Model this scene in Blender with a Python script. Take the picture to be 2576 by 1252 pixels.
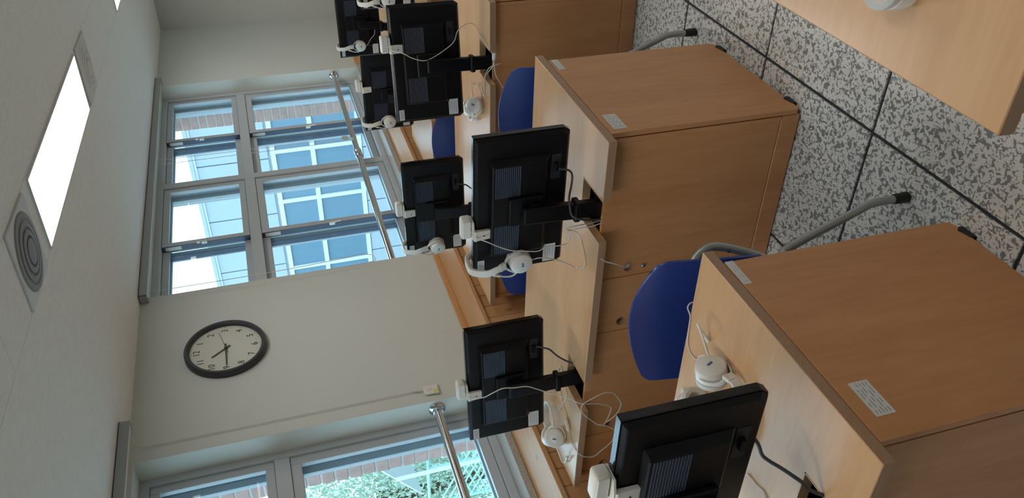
import bpy, bmesh, math, random
from mathutils import Vector, Matrix, Euler
random.seed(7)
scene = bpy.context.scene
C = scene.collection
for o in list(bpy.data.objects):
    bpy.data.objects.remove(o, do_unlink=True)

# ------------------------------------------------------------------ camera
# The phone was held sideways, so the camera itself is rolled by a quarter turn.
cam_data = bpy.data.cameras.new('camera')
cam = bpy.data.objects.new('camera', cam_data)
C.objects.link(cam)
scene.camera = cam
CAM = Vector((-0.7462, -1.1939, 1.7028))
RX = Vector((-0.30168142, -0.02254562, -0.95314218))      # picture right
RY = Vector((-0.55963892, 0.81355724, 0.15788884))        # picture down
RZ = Vector((0.77187602, 0.58104759, -0.25805251))        # view direction
cam.matrix_world = Matrix(((RX.x, -RY.x, -RZ.x, CAM.x), (RX.y, -RY.y, -RZ.y, CAM.y),
                           (RX.z, -RY.z, -RZ.z, CAM.z), (0, 0, 0, 1)))
cam_data.sensor_width = 36.0
cam_data.sensor_fit = 'HORIZONTAL'
cam_data.lens = 2077.1 / 2576 * 36.0
cam_data.clip_start = 0.02
cam_data.clip_end = 200

# ------------------------------------------------------------------ world, exposure
SKY = 2.9
LAMP = 9.5
world = bpy.data.worlds.new('sky')
scene.world = world
world.use_nodes = True
wn = world.node_tree.nodes
wn['Background'].inputs[0].default_value = (0.70, 0.86, 1.0, 1)
wn['Background'].inputs[1].default_value = SKY
vs = scene.view_settings
vs.view_transform = 'Standard'
vs.look = 'None'
vs.gamma = 1.0
vs.use_curve_mapping = False
vs.exposure = 0.24

# ------------------------------------------------------------------ dimensions (metres)
ROW = 1.2906          # pitch of the desk rows along x
YW = 2.04             # room side of the window wall
ZC = 2.615            # ceiling
XE = 8.30             # end wall
XL, YB = -3.2, -5.2   # walls behind the camera
W2 = (3.66, 6.84)     # the two window openings
W1 = (-0.845, 2.335)
HD, TH = 0.72, 0.028  # worktop height, thickness

# ------------------------------------------------------------------ materials
def lin(c):
    return tuple(((v / 255) / 12.92 if v / 255 <= 0.04045 else ((v / 255 + 0.055) / 1.055) ** 2.4) for v in c) + (1,)

MATS = {}
def mat(name, rgb, rough=0.5, metal=0.0, spec=0.5, var=0.0, vscale=8.0, bump=0.0, bscale=200.0, stretch=None, coat=0.0):
    m = bpy.data.materials.new(name)
    m.use_nodes = True
    nt = m.node_tree
    b = nt.nodes['Principled BSDF']
    col = lin(rgb)
    b.inputs['Base Color'].default_value = col
    b.inputs['Roughness'].default_value = rough
    b.inputs['Metallic'].default_value = metal
    b.inputs['Specular IOR Level'].default_value = spec
    b.inputs['Coat Weight'].default_value = coat
    geo = nt.nodes.new('ShaderNodeNewGeometry')
    mp = nt.nodes.new('ShaderNodeMapping')
    nt.links.new(geo.outputs['Position'], mp.inputs['Vector'])
    if stretch:
        mp.inputs['Scale'].default_value = stretch
    if var or True:
        n = nt.nodes.new('ShaderNodeTexNoise')
        n.inputs['Scale'].default_value = vscale
        n.inputs['Detail'].default_value = 4
        nt.links.new(mp.outputs[0], n.inputs['Vector'])
        r = nt.nodes.new('ShaderNodeValToRGB')
        v = max(var, 0.015)
        r.color_ramp.elements[0].position = 0.3
        r.color_ramp.elements[1].position = 0.7
        r.color_ramp.elements[0].color = tuple(c * (1 - v) for c in col[:3]) + (1,)
        r.color_ramp.elements[1].color = tuple(min(1, c * (1 + v)) for c in col[:3]) + (1,)
        nt.links.new(n.outputs['Fac'], r.inputs['Fac'])
        nt.links.new(r.outputs['Color'], b.inputs['Base Color'])
    if bump:
        n2 = nt.nodes.new('ShaderNodeTexNoise')
        n2.inputs['Scale'].default_value = bscale
        n2.inputs['Detail'].default_value = 3
        nt.links.new(mp.outputs[0], n2.inputs['Vector'])
        bp = nt.nodes.new('ShaderNodeBump')
        bp.inputs['Strength'].default_value = bump
        bp.inputs['Distance'].default_value = 0.002
        nt.links.new(n2.outputs['Fac'], bp.inputs['Height'])
        nt.links.new(bp.outputs[0], b.inputs['Normal'])
    MATS[name] = m
    return m

def wood(name, light, dark, stretch, rough, scale=1.0, bands=0.55, spec=0.5, knots=False):
    m = bpy.data.materials.new(name)
    m.use_nodes = True
    nt = m.node_tree
    N, L = nt.nodes, nt.links
    b = N['Principled BSDF']
    b.inputs['Roughness'].default_value = rough
    b.inputs['Specular IOR Level'].default_value = spec
    geo = N.new('ShaderNodeNewGeometry')
    mp = N.new('ShaderNodeMapping')
    mp.inputs['Scale'].default_value = stretch
    L.new(geo.outputs['Position'], mp.inputs['Vector'])
    n1 = N.new('ShaderNodeTexNoise')
    n1.inputs['Scale'].default_value = 1.0 * scale
    n1.inputs['Detail'].default_value = 5
    n1.inputs['Distortion'].default_value = 0.35
    L.new(mp.outputs[0], n1.inputs['Vector'])
    n2 = N.new('ShaderNodeTexNoise')
    n2.inputs['Scale'].default_value = 7.0 * scale
    n2.inputs['Detail'].default_value = 3
    L.new(mp.outputs[0], n2.inputs['Vector'])
    mx = N.new('ShaderNodeMix')
    mx.data_type = 'FLOAT'
    mx.inputs[0].default_value = 1 - bands
    L.new(n1.outputs['Fac'], mx.inputs[2])
    L.new(n2.outputs['Fac'], mx.inputs[3])
    r = N.new('ShaderNodeValToRGB')
    r.color_ramp.elements[0].position = 0.32
    r.color_ramp.elements[1].position = 0.68
    r.color_ramp.elements[0].color = lin(dark)
    r.color_ramp.elements[1].color = lin(light)
    L.new(mx.outputs[0], r.inputs['Fac'])
    out = r.outputs['Color']
    if knots:
        mp2 = N.new('ShaderNodeMapping')
        mp2.inputs['Scale'].default_value = (5.0, 5.0, 3.2)
        L.new(geo.outputs['Position'], mp2.inputs['Vector'])
        vo = N.new('ShaderNodeTexVoronoi')
        vo.inputs['Scale'].default_value = 1.0
        L.new(mp2.outputs[0], vo.inputs['Vector'])
        kr = N.new('ShaderNodeValToRGB')
        kr.color_ramp.elements[0].position = 0.04
        kr.color_ramp.elements[1].position = 0.11
        kr.color_ramp.elements[0].color = (0.45, 0.36, 0.3, 1)
        kr.color_ramp.elements[1].color = (1, 1, 1, 1)
        L.new(vo.outputs['Distance'], kr.inputs['Fac'])
        mm = N.new('ShaderNodeMix')
        mm.data_type = 'RGBA'
        mm.blend_type = 'MULTIPLY'
        mm.inputs[0].default_value = 1.0
        L.new(out, mm.inputs[6])
        L.new(kr.outputs['Color'], mm.inputs[7])
        out = mm.outputs[2]
    L.new(out, b.inputs['Base Color'])
    MATS[name] = m
    return m

wood('laminate_panel', (202, 147, 98), (185, 127, 79), (9, 9, 1.1), 0.42)
wood('laminate_top', (210, 168, 124), (199, 155, 110), (14, 1.6, 14), 0.27, spec=0.8)  # panel laminate with the brightness of its lit top put into the colour
wood('edge_band', (172, 136, 106), (158, 122, 94), (60, 3, 120), 0.45)
wood('pine', (205, 157, 107), (184, 131, 84), (22, 22, 2.2), 0.42, knots=True)
wood('pine_ledge', (205, 157, 107), (184, 131, 84), (1.6, 22, 22), 0.4, knots=True)
wood('trunk_bark', (112, 90, 70), (70, 55, 44), (12, 12, 2), 0.9)
mat('wall_paint', (203, 207, 202), 0.75, var=0.02, vscale=2, bump=0.05, bscale=160)
mat('reveal_paint', (214, 214, 204), 0.7, var=0.02, vscale=2)
mat('ceiling_board', (238, 241, 240), 0.85, var=0.05, vscale=30, bump=0.35, bscale=55, stretch=(1.0, 5.0, 1.0))
mat('grout', (46, 50, 54), 0.7)
mat('window_frame', (186, 193, 197), 0.38, var=0.02)
mat('sash_paint', (184, 191, 196), 0.36, var=0.02)
mat('gasket', (45, 48, 54), 0.6)
mat('stile_shade', (66, 78, 98), 0.45)  # shade of the stile sides, put into the colour
mat('granite', (170, 166, 158), 0.35, var=0.35, vscale=220)
mat('chrome', (205, 208, 212), 0.13, metal=1.0)
mat('black_plastic', (9, 10, 14), 0.42, spec=0.3, bump=0.08, bscale=900)
mat('gloss_black', (12, 13, 17), 0.14)
mat('vent_sheen', (46, 54, 74), 0.28)  # blue of the window reflection put into the slat colour
mat('port_grey', (36, 39, 44), 0.5)
mat('screen_glass', (8, 9, 11), 0.12)
mat('white_plastic', (222, 219, 209), 0.38)
mat('white_gloss', (226, 224, 218), 0.25)
mat('cushion', (205, 203, 196), 0.6)
mat('grey_mesh', (150, 145, 138), 0.9, var=0.15, vscale=600)
mat('logo_blue', (86, 118, 164), 0.4)
mat('cable_white', (214, 208, 196), 0.45)
mat('cable_dark', (58, 60, 66), 0.45)
mat('navy_plastic', (36, 58, 128), 0.34, spec=0.5, bump=0.10, bscale=700)
mat('chair_tube', (168, 174, 172), 0.3, metal=0.55)
mat('rubber', (24, 26, 30), 0.6)
mat('paper', (214, 213, 208), 0.7)
mat('print_grey', (158, 158, 158), 0.8)
mat('clock_rim', (52, 55, 60), 0.4)
mat('clock_face', (206, 207, 196), 0.6)
mat('clock_ink', (62, 62, 58), 0.6)
mat('diffuser_white', (214, 216, 214), 0.45)
mat('diffuser_grey', (138, 137, 138), 0.5)
mat('blind_case', (160, 166, 166), 0.4)
mat('tag_yellow', (214, 214, 150), 0.5)
mat('brick_red', (196, 158, 146), 0.85, var=0.15, vscale=12, bump=0.3, bscale=120)  # brick red paled, haze put into the colour
mat('mortar', (206, 203, 198), 0.9)
mat('siding', (178, 188, 196), 0.5, var=0.02)
mat('white_frame_out', (222, 225, 225), 0.5)
mat('wing_glass', (112, 140, 158), 0.2, spec=0.3)
mat('mint', (176, 220, 208), 0.6)
mat('pale_render', (226, 240, 230), 0.8)
mat('leaf', (184, 202, 180), 0.6, var=0.15, vscale=3)  # green washed out, window flare put into the colour
mat('ground_grey', (150, 150, 140), 0.9, var=0.1)
mat('steel', (150, 150, 148), 0.3, metal=0.9)
mat('dark_inside', (46, 44, 44), 0.7)

# terrazzo tile: pale cement with two sizes of grey stone chips
m = bpy.data.materials.new('terrazzo')
m.use_nodes = True
N, L = m.node_tree.nodes, m.node_tree.links
b = N['Principled BSDF']
b.inputs['Roughness'].default_value = 0.33
geo = N.new('ShaderNodeNewGeometry')
na = N.new('ShaderNodeTexNoise'); na.inputs['Scale'].default_value = 62; na.inputs['Detail'].default_value = 1.2; na.inputs['Distortion'].default_value = 0.9
nb = N.new('ShaderNodeTexNoise'); nb.inputs['Scale'].default_value = 95; nb.inputs['Detail'].default_value = 1.0; nb.inputs['Distortion'].default_value = 0.7
nc = N.new('ShaderNodeTexNoise'); nc.inputs['Scale'].default_value = 3.0
for n in (na, nb, nc):
    L.new(geo.outputs['Position'], n.inputs['Vector'])
ra = N.new('ShaderNodeValToRGB')
e = ra.color_ramp.elements
e[0].position = 0.43; e[0].color = lin((128, 131, 132))
e[1].position = 0.45; e[1].color = (1, 1, 1, 1)
rb = N.new('ShaderNodeValToRGB')
e = rb.color_ramp.elements
e[0].position = 0.385; e[0].color = lin((148, 151, 150))
e[1].position = 0.405; e[1].color = (1, 1, 1, 1)
rc = N.new('ShaderNodeValToRGB')
rc.color_ramp.elements[0].color = lin((213, 214, 210)); rc.color_ramp.elements[1].color = lin((224, 225, 221))
L.new(na.outputs['Fac'], ra.inputs['Fac']); L.new(nb.outputs['Fac'], rb.inputs['Fac']); L.new(nc.outputs['Fac'], rc.inputs['Fac'])
m1 = N.new('ShaderNodeMix'); m1.data_type = 'RGBA'; m1.blend_type = 'DARKEN'; m1.inputs[0].default_value = 1
m2 = N.new('ShaderNodeMix'); m2.data_type = 'RGBA'; m2.blend_type = 'DARKEN'; m2.inputs[0].default_value = 1
L.new(ra.outputs[0], m1.inputs[6]); L.new(rb.outputs[0], m1.inputs[7])
L.new(m1.outputs[2], m2.inputs[6]); L.new(rc.outputs[0], m2.inputs[7])
L.new(m2.outputs[2], b.inputs['Base Color'])
MATS['terrazzo'] = m

# window glass: clear with a fresnel reflection and a faint cool tint
m = bpy.data.materials.new('window_glass')
m.use_nodes = True
N, L = m.node_tree.nodes, m.node_tree.links
N.remove(N['Principled BSDF'])
tr = N.new('ShaderNodeBsdfTransparent'); tr.inputs[0].default_value = (0.90, 0.965, 0.985, 1)
gl = N.new('ShaderNodeBsdfGlossy'); gl.inputs['Roughness'].default_value = 0.02
fr = N.new('ShaderNodeFresnel'); fr.inputs['IOR'].default_value = 1.32
mx = N.new('ShaderNodeMixShader')
gb = N.new('ShaderNodeNewGeometry')
sb = N.new('ShaderNodeMath'); sb.operation = 'SUBTRACT'; sb.use_clamp = True      # only the entering face reflects
L.new(fr.outputs[0], sb.inputs[0]); L.new(gb.outputs['Backfacing'], sb.inputs[1])
L.new(sb.outputs[0], mx.inputs[0]); L.new(tr.outputs[0], mx.inputs[1]); L.new(gl.outputs[0], mx.inputs[2])
L.new(mx.outputs[0], N['Material Output'].inputs['Surface'])
MATS['window_glass'] = m

m = bpy.data.materials.new('led_panel')
m.use_nodes = True
N, L = m.node_tree.nodes, m.node_tree.links
b = N['Principled BSDF']
b.inputs['Base Color'].default_value = (0.9, 0.9, 0.9, 1)
b.inputs['Emission Color'].default_value = (1.0, 0.965, 0.92, 1)
b.inputs['Emission Strength'].default_value = LAMP
MATS['led_panel'] = m

# ------------------------------------------------------------------ mesh helpers
class MB:
    """collects shapes in one bmesh, build() links them as ONE mesh object"""
    def __init__(s):
        s.bm = bmesh.new()
    def box(s, x0, x1, y0, y1, z0, z1):
        v = [s.bm.verts.new(p) for p in ((x0, y0, z0), (x1, y0, z0), (x1, y1, z0), (x0, y1, z0), (x0, y0, z1), (x1, y0, z1), (x1, y1, z1), (x0, y1, z1))]
        for f in ((0, 3, 2, 1), (4, 5, 6, 7), (0, 1, 5, 4), (1, 2, 6, 5), (2, 3, 7, 6), (3, 0, 4, 7)):
            s.bm.faces.new([v[i] for i in f])
        return s
    def hexa(s, P):
        v = [s.bm.verts.new(p) for p in P]
        for f in ((0, 3, 2, 1), (4, 5, 6, 7), (0, 1, 5, 4), (1, 2, 6, 5), (2, 3, 7, 6), (3, 0, 4, 7)):
            s.bm.faces.new([v[i] for i in f])
        return s
    def prism(s, poly, axis, a, b):
        def p3(p, d):
            return {'x': (d, p[0], p[1]), 'y': (p[0], d, p[1]), 'z': (p[0], p[1], d)}[axis]
        A = [s.bm.verts.new(p3(p, a)) for p in poly]
        B = [s.bm.verts.new(p3(p, b)) for p in poly]
        s.bm.faces.new(A); s.bm.faces.new(B[::-1])
        n = len(poly)
        for i in range(n):
            s.bm.faces.new((A[i], B[i], B[(i + 1) % n], A[(i + 1) % n]))
        return s
    def tube(s, pts, r, n=10, cap=True, radii=None):
        pts = [Vector(p) for p in pts]
        rings = []
        up = None
        for i, p in enumerate(pts):
            t = (pts[min(i + 1, len(pts) - 1)] - pts[max(i - 1, 0)]).normalized()
            if up is None:
                up = t.orthogonal().normalized()
            up = (up - t * up.dot(t))
            up = up.normalized() if up.length > 1e-6 else t.orthogonal().normalized()
            w = t.cross(up)
            rr = radii[i] if radii else r
            rings.append([s.bm.verts.new(p + (up * math.cos(2 * math.pi * k / n) + w * math.sin(2 * math.pi * k / n)) * rr) for k in range(n)])
        for a, b_ in zip(rings, rings[1:]):
            for k in range(n):
                s.bm.faces.new((a[k], a[(k + 1) % n], b_[(k + 1) % n], b_[k]))
        if cap:
            s.bm.faces.new(rings[0][::-1]); s.bm.faces.new(rings[-1])
        return s
    def ribbon(s, pts, wdir, w, t):
        """flat band of width w (along wdir) and thickness t swept along pts"""
        pts = [Vector(p) for p in pts]
        rings = []
        for i, p in enumerate(pts):
            tg = (pts[min(i + 1, len(pts) - 1)] - pts[max(i - 1, 0)]).normalized()
            wd = Vector(wdir[i] if isinstance(wdir, list) else wdir)
            wd = (wd - tg * wd.dot(tg)).normalized()
            nn = tg.cross(wd)
            rings.append([s.bm.verts.new(p + wd * a * w / 2 + nn * c * t / 2) for a, c in ((-1, -1), (1, -1), (1, 1), (-1, 1))])
        for a, b_ in zip(rings, rings[1:]):
            for k in range(4):
                s.bm.faces.new((a[k], a[(k + 1) % 4], b_[(k + 1) % 4], b_[k]))
        s.bm.faces.new(rings[0][::-1]); s.bm.faces.new(rings[-1])
        return s
    def lathe(s, prof, origin=(0, 0, 0), axis=(0, 0, 1), n=24):
        """prof: (radius, height) pairs, revolved about axis through origin"""
        ax = Vector(axis).normalized(); u = ax.orthogonal().normalized(); w = ax.cross(u); o = Vector(origin)
        rings = []
        for r, h in prof:
            if r < 1e-6:
                rings.append([s.bm.verts.new(o + ax * h)])
            else:
                rings.append([s.bm.verts.new(o + ax * h + (u * math.cos(2 * math.pi * k / n) + w * math.sin(2 * math.pi * k / n)) * r) for k in range(n)])
        for a, b_ in zip(rings, rings[1:]):
            for k in range(n):
                q = [a[k % len(a)], a[(k + 1) % len(a)], b_[(k + 1) % len(b_)], b_[k % len(b_)]]
                f = []
                for v in q:
                    if v not in f:
                        f.append(v)
                if len(f) > 2:
                    s.bm.faces.new(f)
        return s
    def plate(s, y0, y1, z0, z1, x0, x1, holes):
        """upright plate facing -x with round holes (y, z, r)"""
        n = 16
        fr, bk = [], []
        for X, lst in ((x0, fr), (x1, bk)):
            loops = [[s.bm.verts.new((X, y, z)) for y, z in ((y0, z0), (y1, z0), (y1, z1), (y0, z1))]]
            for hy, hz, r in holes:
                loops.append([s.bm.verts.new((X, hy + r * math.cos(2 * math.pi * k / n), hz + r * math.sin(2 * math.pi * k / n))) for k in range(n)])
            ed = []
            for lp in loops:
                ed += [s.bm.edges.new((lp[i], lp[(i + 1) % len(lp)])) for i in range(len(lp))]
            bmesh.ops.triangle_fill(s.bm, use_beauty=True, edges=ed)
            lst += loops
        for a, b_ in zip(fr, bk):
            k = len(a)
            for i in range(k):
                s.bm.faces.new((a[i], a[(i + 1) % k], b_[(i + 1) % k], b_[i]))
        return s
    def xform(s, M):
        bmesh.ops.transform(s.bm, matrix=M, verts=s.bm.verts)
        return s
    def mesh(s, name, material, bevel=0.0, seg=1, smooth=False):
        bmesh.ops.recalc_face_normals(s.bm, faces=s.bm.faces)
        if bevel:
            ed = [e for e in s.bm.edges if len(e.link_faces) == 2 and e.calc_face_angle(0) > 0.5]
            bmesh.ops.bevel(s.bm, geom=ed, offset=bevel, segments=seg, profile=0.5, affect='EDGES', clamp_overlap=True)
        me = bpy.data.meshes.new(name)
        s.bm.to_mesh(me); s.bm.free()
        me.materials.append(MATS[material])
        if smooth:
            for p in me.polygons:
                p.use_smooth = True
            me.set_sharp_from_angle(angle=math.radians(40))
        return me
    def build(s, name, material, parent=None, bevel=0.0, seg=1, smooth=False, label=None, kind=None):
        return link(name, s.mesh(name, material, bevel, seg, smooth), parent, label, kind)

def link(name, me, parent=None, label=None, kind=None):
    o = bpy.data.objects.new(name, me)
    C.objects.link(o)
    if parent:
        o.parent = parent
    if label:
        o['label'] = label
    if kind:
        o['kind'] = kind
    return o

def tag(o, label, cat, group=None, kind=None):
    o['label'] = label
    o['category'] = cat
    if group:
        o['group'] = group
    if kind:
        o['kind'] = kind
    return o

def thing(name, label, cat, loc=(0, 0, 0), rz=0.0, group=None):
    o = bpy.data.objects.new(name, None)
    o.empty_display_size = 0.05
    C.objects.link(o)
    o.location = loc
    o.rotation_euler = (0, 0, rz)
    return tag(o, label, cat, group)

def structure(name, mb, material, label, **k):
    o = mb.build(name, material, **k)
    o['kind'] = 'structure'
    o['label'] = label
    return o

def smoothpath(pts, sub=4):
    """Catmull-Rom through pts"""
    P = [Vector(p) for p in pts]
    if len(P) < 3:
        return P
    P = [2 * P[0] - P[1]] + P + [2 * P[-1] - P[-2]]
    out = []
    for i in range(1, len(P) - 2):
        p0, p1, p2, p3 = P[i - 1], P[i], P[i + 1], P[i + 2]
        for k in range(sub):
            t = k / sub
            out.append(0.5 * ((2 * p1) + (p2 - p0) * t + (2 * p0 - 5 * p1 + 4 * p2 - p3) * t * t + (3 * p1 - p0 - 3 * p2 + p3) * t ** 3))
    out.append(P[-2])
    return out

def local(root, pts):
    """world points into a root's frame"""
    M = (Matrix.Translation(root.location) @ root.rotation_euler.to_matrix().to_4x4()).inverted()
    return [M @ Vector(p) for p in pts]

def cable(root, name, pts, r, material='cable_white', label=None, sub=4):
    return MB().tube(smoothpath(local(root, pts), sub), r, n=7).build(name, material, root, smooth=True, label=label)

# ================================================================== THE ROOM
# floor: dark joints with a terrazzo tile in every cell
floor = structure('floor', MB().box(XL, XE, YB, 2.0, -0.12, -0.006), 'grout', 'terrazzo tile floor with dark joints')
S, XF, YF, G = 0.5844, 1.0139, -0.0761, 0.006
tile_me = None
i0, i1 = math.ceil((XL - XF) / S), math.floor((XE - XF) / S)
j0, j1 = -5, 2
for i in range(i0 - 1, i1 + 1):
    for j in range(j0, j1 + 1):
        x, y = XF + i * S, YF + j * S
        if x < XL - S or y > 1.7:
            continue
        if tile_me is None:
            tile_me = MB().box(G, S - G, G, S - G, -0.03, 0.0).mesh('floor_tile', 'terrazzo', bevel=0.0012)
        t = link('floor_tile', tile_me, floor)
        t.location = (x, y, 0)

# window wall, in piers and aprons around the two openings
wf = MB()
T = 0.33
wf.box(XL, W1[0], YW, YW + T, 0, ZC)
wf.box(W1[1], W2[0], YW, YW + T, 0, ZC)
wf.box(W2[1], XE + 0.2, YW, YW + T, 0, ZC)
for w in (W1, W2):
    wf.box(w[0], w[1], YW, YW + T, 0, 0.77)
    wf.box(w[0], w[1], YW, YW + T, 2.59, ZC + 0.1)
wall_front = structure('wall_front', wf, 'wall_paint', 'cream painted window wall with a clock between two windows')
structure('wall_right', MB().box(XE, XE + 0.2, YB, YW, 0, ZC), 'wall_paint', 'cream painted end wall beyond the last desk row')
structure('wall_back', MB().box(XL, XE, YB - 0.2, YB, 0, ZC), 'wall_paint', 'cream painted wall opposite the windows')
structure('wall_left', MB().box(XL - 0.2, XL, YB, YW, 0, ZC), 'wall_paint', 'cream painted wall behind the near desks')

# ceiling: boards either side of a service strip that holds lamps and diffusers
ROT = 0.05
SO = Vector((1.95, 0.43))
ce = structure('ceiling', MB().box(XL - 0.2, XE + 0.2, YB - 0.2, YW + T, ZC + 0.004, ZC + 0.2), 'ceiling_board', 'textured white ceiling board with a lamp strip')
def strip(s, t):
    c, sn = math.cos(ROT), math.sin(ROT)
    return (SO.x + c * s - sn * t, SO.y + sn * s + c * t)
SW = 0.325
def quad(pts, name, material='ceiling_board', z0=ZC, z1=ZC + 0.0045, parent=ce):
    return MB().prism(pts, 'z', z0, z1).build(name, material, parent)
def edge_y(x, t):
    return SO.y + (x - SO.x) * math.tan(ROT) + t / math.cos(ROT)
xs = [XL, XE]
quad([(XL, edge_y(XL, SW + 0.002)), (XE, edge_y(XE, SW + 0.002)), (XE, YW), (XL, YW)], 'ceiling_board')
quad([(XL, YB), (XE, YB), (XE, edge_y(XE, -0.002)), (XL, edge_y(XL, -0.002))], 'ceiling_board')
s = -4.35
cuts = [-5.4, -2.87, -2.54, -1.9, -1.45, -0.34, -0.012, 0.325, 0.42, 1.89, 1.935, 2.27, 3.70, 5.2, 6.7]
for a, b_ in zip(cuts, cuts[1:]):
    quad([strip(a + 0.0012, 0), strip(b_ - 0.0012, 0), strip(b_ - 0.0012, SW), strip(a + 0.0012, SW)], 'ceiling_board')

# window sills of granite, pine ledge and boarding under the windows
ledge = structure('trim_1', MB().box(XL, XE, 1.68, 2.035, 0.741, 0.765), 'pine_ledge', 'pine ledge running along the window wall', bevel=0.002)
lips = ((XL, W1[0]), (W1[1], W2[0]), (W2[1], XE))
for a, b_ in lips:
    MB().box(a, b_, 2.016, 2.04, 0.765, 0.80).build('ledge_lip', 'pine_ledge', ledge, bevel=0.002)
wains = structure('trim_2', MB().box(XL, XE, 1.706, 1.72, 0.0, 0.741), 'dark_inside', 'pine boarding under the window ledge')
BW = 0.0965
board_me = MB().box(0.0012, BW - 0.0012, 1.688, 1.706, 0.0, 0.741).mesh('board', 'pine', bevel=0.003)
nb_ = int((XE + 1.2) / BW)
for i in range(nb_):
    o = link('board', board_me, wains)
    o.location = (XE - (i + 1) * BW, 0, 0)
for k, w in enumerate((W1, W2)):
    structure('trim_%d' % (3 + k), MB().box(w[0], w[1], 2.016, 2.18, 0.766, 0.803), 'granite', ('near' if k == 0 else 'far') + ' window sill slab of speckled granite', bevel=0.002)

# ------------------------------------------------------------------ windows
def ring(mb, x0, x1, z0, z1, w, y0, y1):
    mb.box(x0, x0 + w, y0, y1, z0, z1); mb.box(x1 - w, x1, y0, y1, z0, z1)
    mb.box(x0 + w, x1 - w, y0, y1, z0, z0 + w); mb.box(x0 + w, x1 - w, y0, y1, z1 - w, z1)
    return mb

def window(name, w, label):
    x0, x1 = w
    root = structure(name, ring(MB(), x0, x1, 0.803, 2.59, 0.045, 2.175, 2.355), 'window_frame', label, bevel=0.002)
    xm = (x0 + x1) / 2
    MB().box(xm - 0.036, xm + 0.036, 2.178, 2.352, 0.848, 2.545).build('mullion', 'window_frame', root, bevel=0.002)
    for a, b_ in ((x0 + 0.045, xm - 0.036), (xm + 0.036, x1 - 0.045)):
        MB().box(a, b_, 2.178, 2.352, 1.868, 1.945).build('transom', 'window_frame', root, bevel=0.002)
        for z0, z1, st in ((0.848, 1.868, 0.05), (1.945, 2.545, 0.042)):
            mid = (a + b_) / 2
            for layer, (ya, yb_) in enumerate(((2.190, 2.232), (2.276, 2.318))):
                for right in (1, 0):
                    sx0, sx1 = (mid - 0.035, b_) if right else (a, mid + 0.035)
                    y = ya if right else yb_
                    sash = ring(MB(), sx0, sx1, z0 + 0.002, z1 - 0.002, 0.052 if z1 < 2 else 0.045, y, y + 0.030).build('sash', 'sash_paint', root, bevel=0.002)
                    g = 0.047 if z1 < 2 else 0.040
                    MB().box(sx0 + g, sx1 - g, y + 0.013, y + 0.017, z0 + g, z1 - g).build('pane', 'window_glass', sash)
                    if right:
                        MB().box(sx0 - 0.004, sx0 + 0.001, y + 0.0005, y + 0.0415, z0 + 0.003, z1 - 0.003).build('stile_shade', 'stile_shade', sash)  # thin dark strip added in place of shade on the stile side
                    if layer == 0 and right:
                        zl = (z0 + z1) / 2 + 0.02
                        if z1 < 2:
                            lk = MB().box(sx0 - 0.016, sx0 + 0.004, y - 0.012, y + 0.012, zl - 0.03, zl + 0.01)
                            lk.tube([(sx0 - 0.010, y - 0.008, zl - 0.02), (sx0 - 0.014, y - 0.016, zl - 0.05), (sx0 - 0.012, y - 0.016, zl - 0.075)], 0.006, n=8)
                        else:
                            lk = MB().box(sx0 - 0.014, sx0 + 0.004, y - 0.010, y + 0.010, zl - 0.025, zl + 0.012)
                            lk.box(sx0 - 0.014, sx0, y - 0.014, y, zl + 0.02, zl + 0.045)
                        lk.build('sash_lock', 'white_plastic', sash, bevel=0.002)
                        MB().box(sx0 - 0.0048, sx0 - 0.004, y + 0.006, y + 0.034, z1 - 0.13, z1 - 0.025).build('sash_label', 'paper', sash)
    return root
win1 = window('window_1', W1, 'near aluminium window left of the clock')
win2 = window('window_2', W2, 'far aluminium window right of the clock')
for w in (W1, W2):
    MB().box(w[0] - 0.0005, w[0] + 0.002, 2.04, 2.175, 0.803, 2.59).build('window_reveal', 'reveal_paint', wall_front)
    MB().box(w[1] - 0.002, w[1] + 0.0005, 2.0405, 2.175, 0.803, 2.59).build('window_reveal', 'reveal_paint', wall_front)

# brick leaf outside: a mortar core with the jamb bricks standing proud of it
outer = MB()
outer.box(XL - 1, W1[0] - 0.006, 2.375, 2.500, -3.4, 3.4)
outer.box(W1[1] + 0.006, W2[0] - 0.006, 2.375, 2.500, -3.4, 3.4)
outer.box(W2[1] + 0.006, XE + 1.2, 2.375, 2.500, -3.4, 3.4)
for w in (W1, W2):
    outer.box(w[0] - 0.006, w[1] + 0.006, 2.375, 2.500, -3.4, 0.74)
    outer.box(w[0] - 0.006, w[1] + 0.006, 2.375, 2.500, 2.63, 3.4)
wall_out = structure('wall_outside', outer, 'mortar', 'red brick outer leaf of the window wall')
bk = {}
for l_, d in (('h', 0.098), ('s', 0.205)):
    bk[l_] = MB().box(0, d, 0, 0.130, 0, 0.0655).mesh('brick', 'brick_red', bevel=0.004)
for xj, sgn in ((W1[1], 1), (W2[1], 1), (W1[0], -1), (W2[0], -1)):
    for k in range(27):
        o = link('brick', bk['h' if k % 2 else 's'], wall_out)
        d = 0.098 if k % 2 else 0.205
        jit = random.uniform(-0.004, 0.004)
        o.location = (xj + jit if sgn > 0 else xj - d + jit, 2.376, 0.765 + k * 0.0745)

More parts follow.
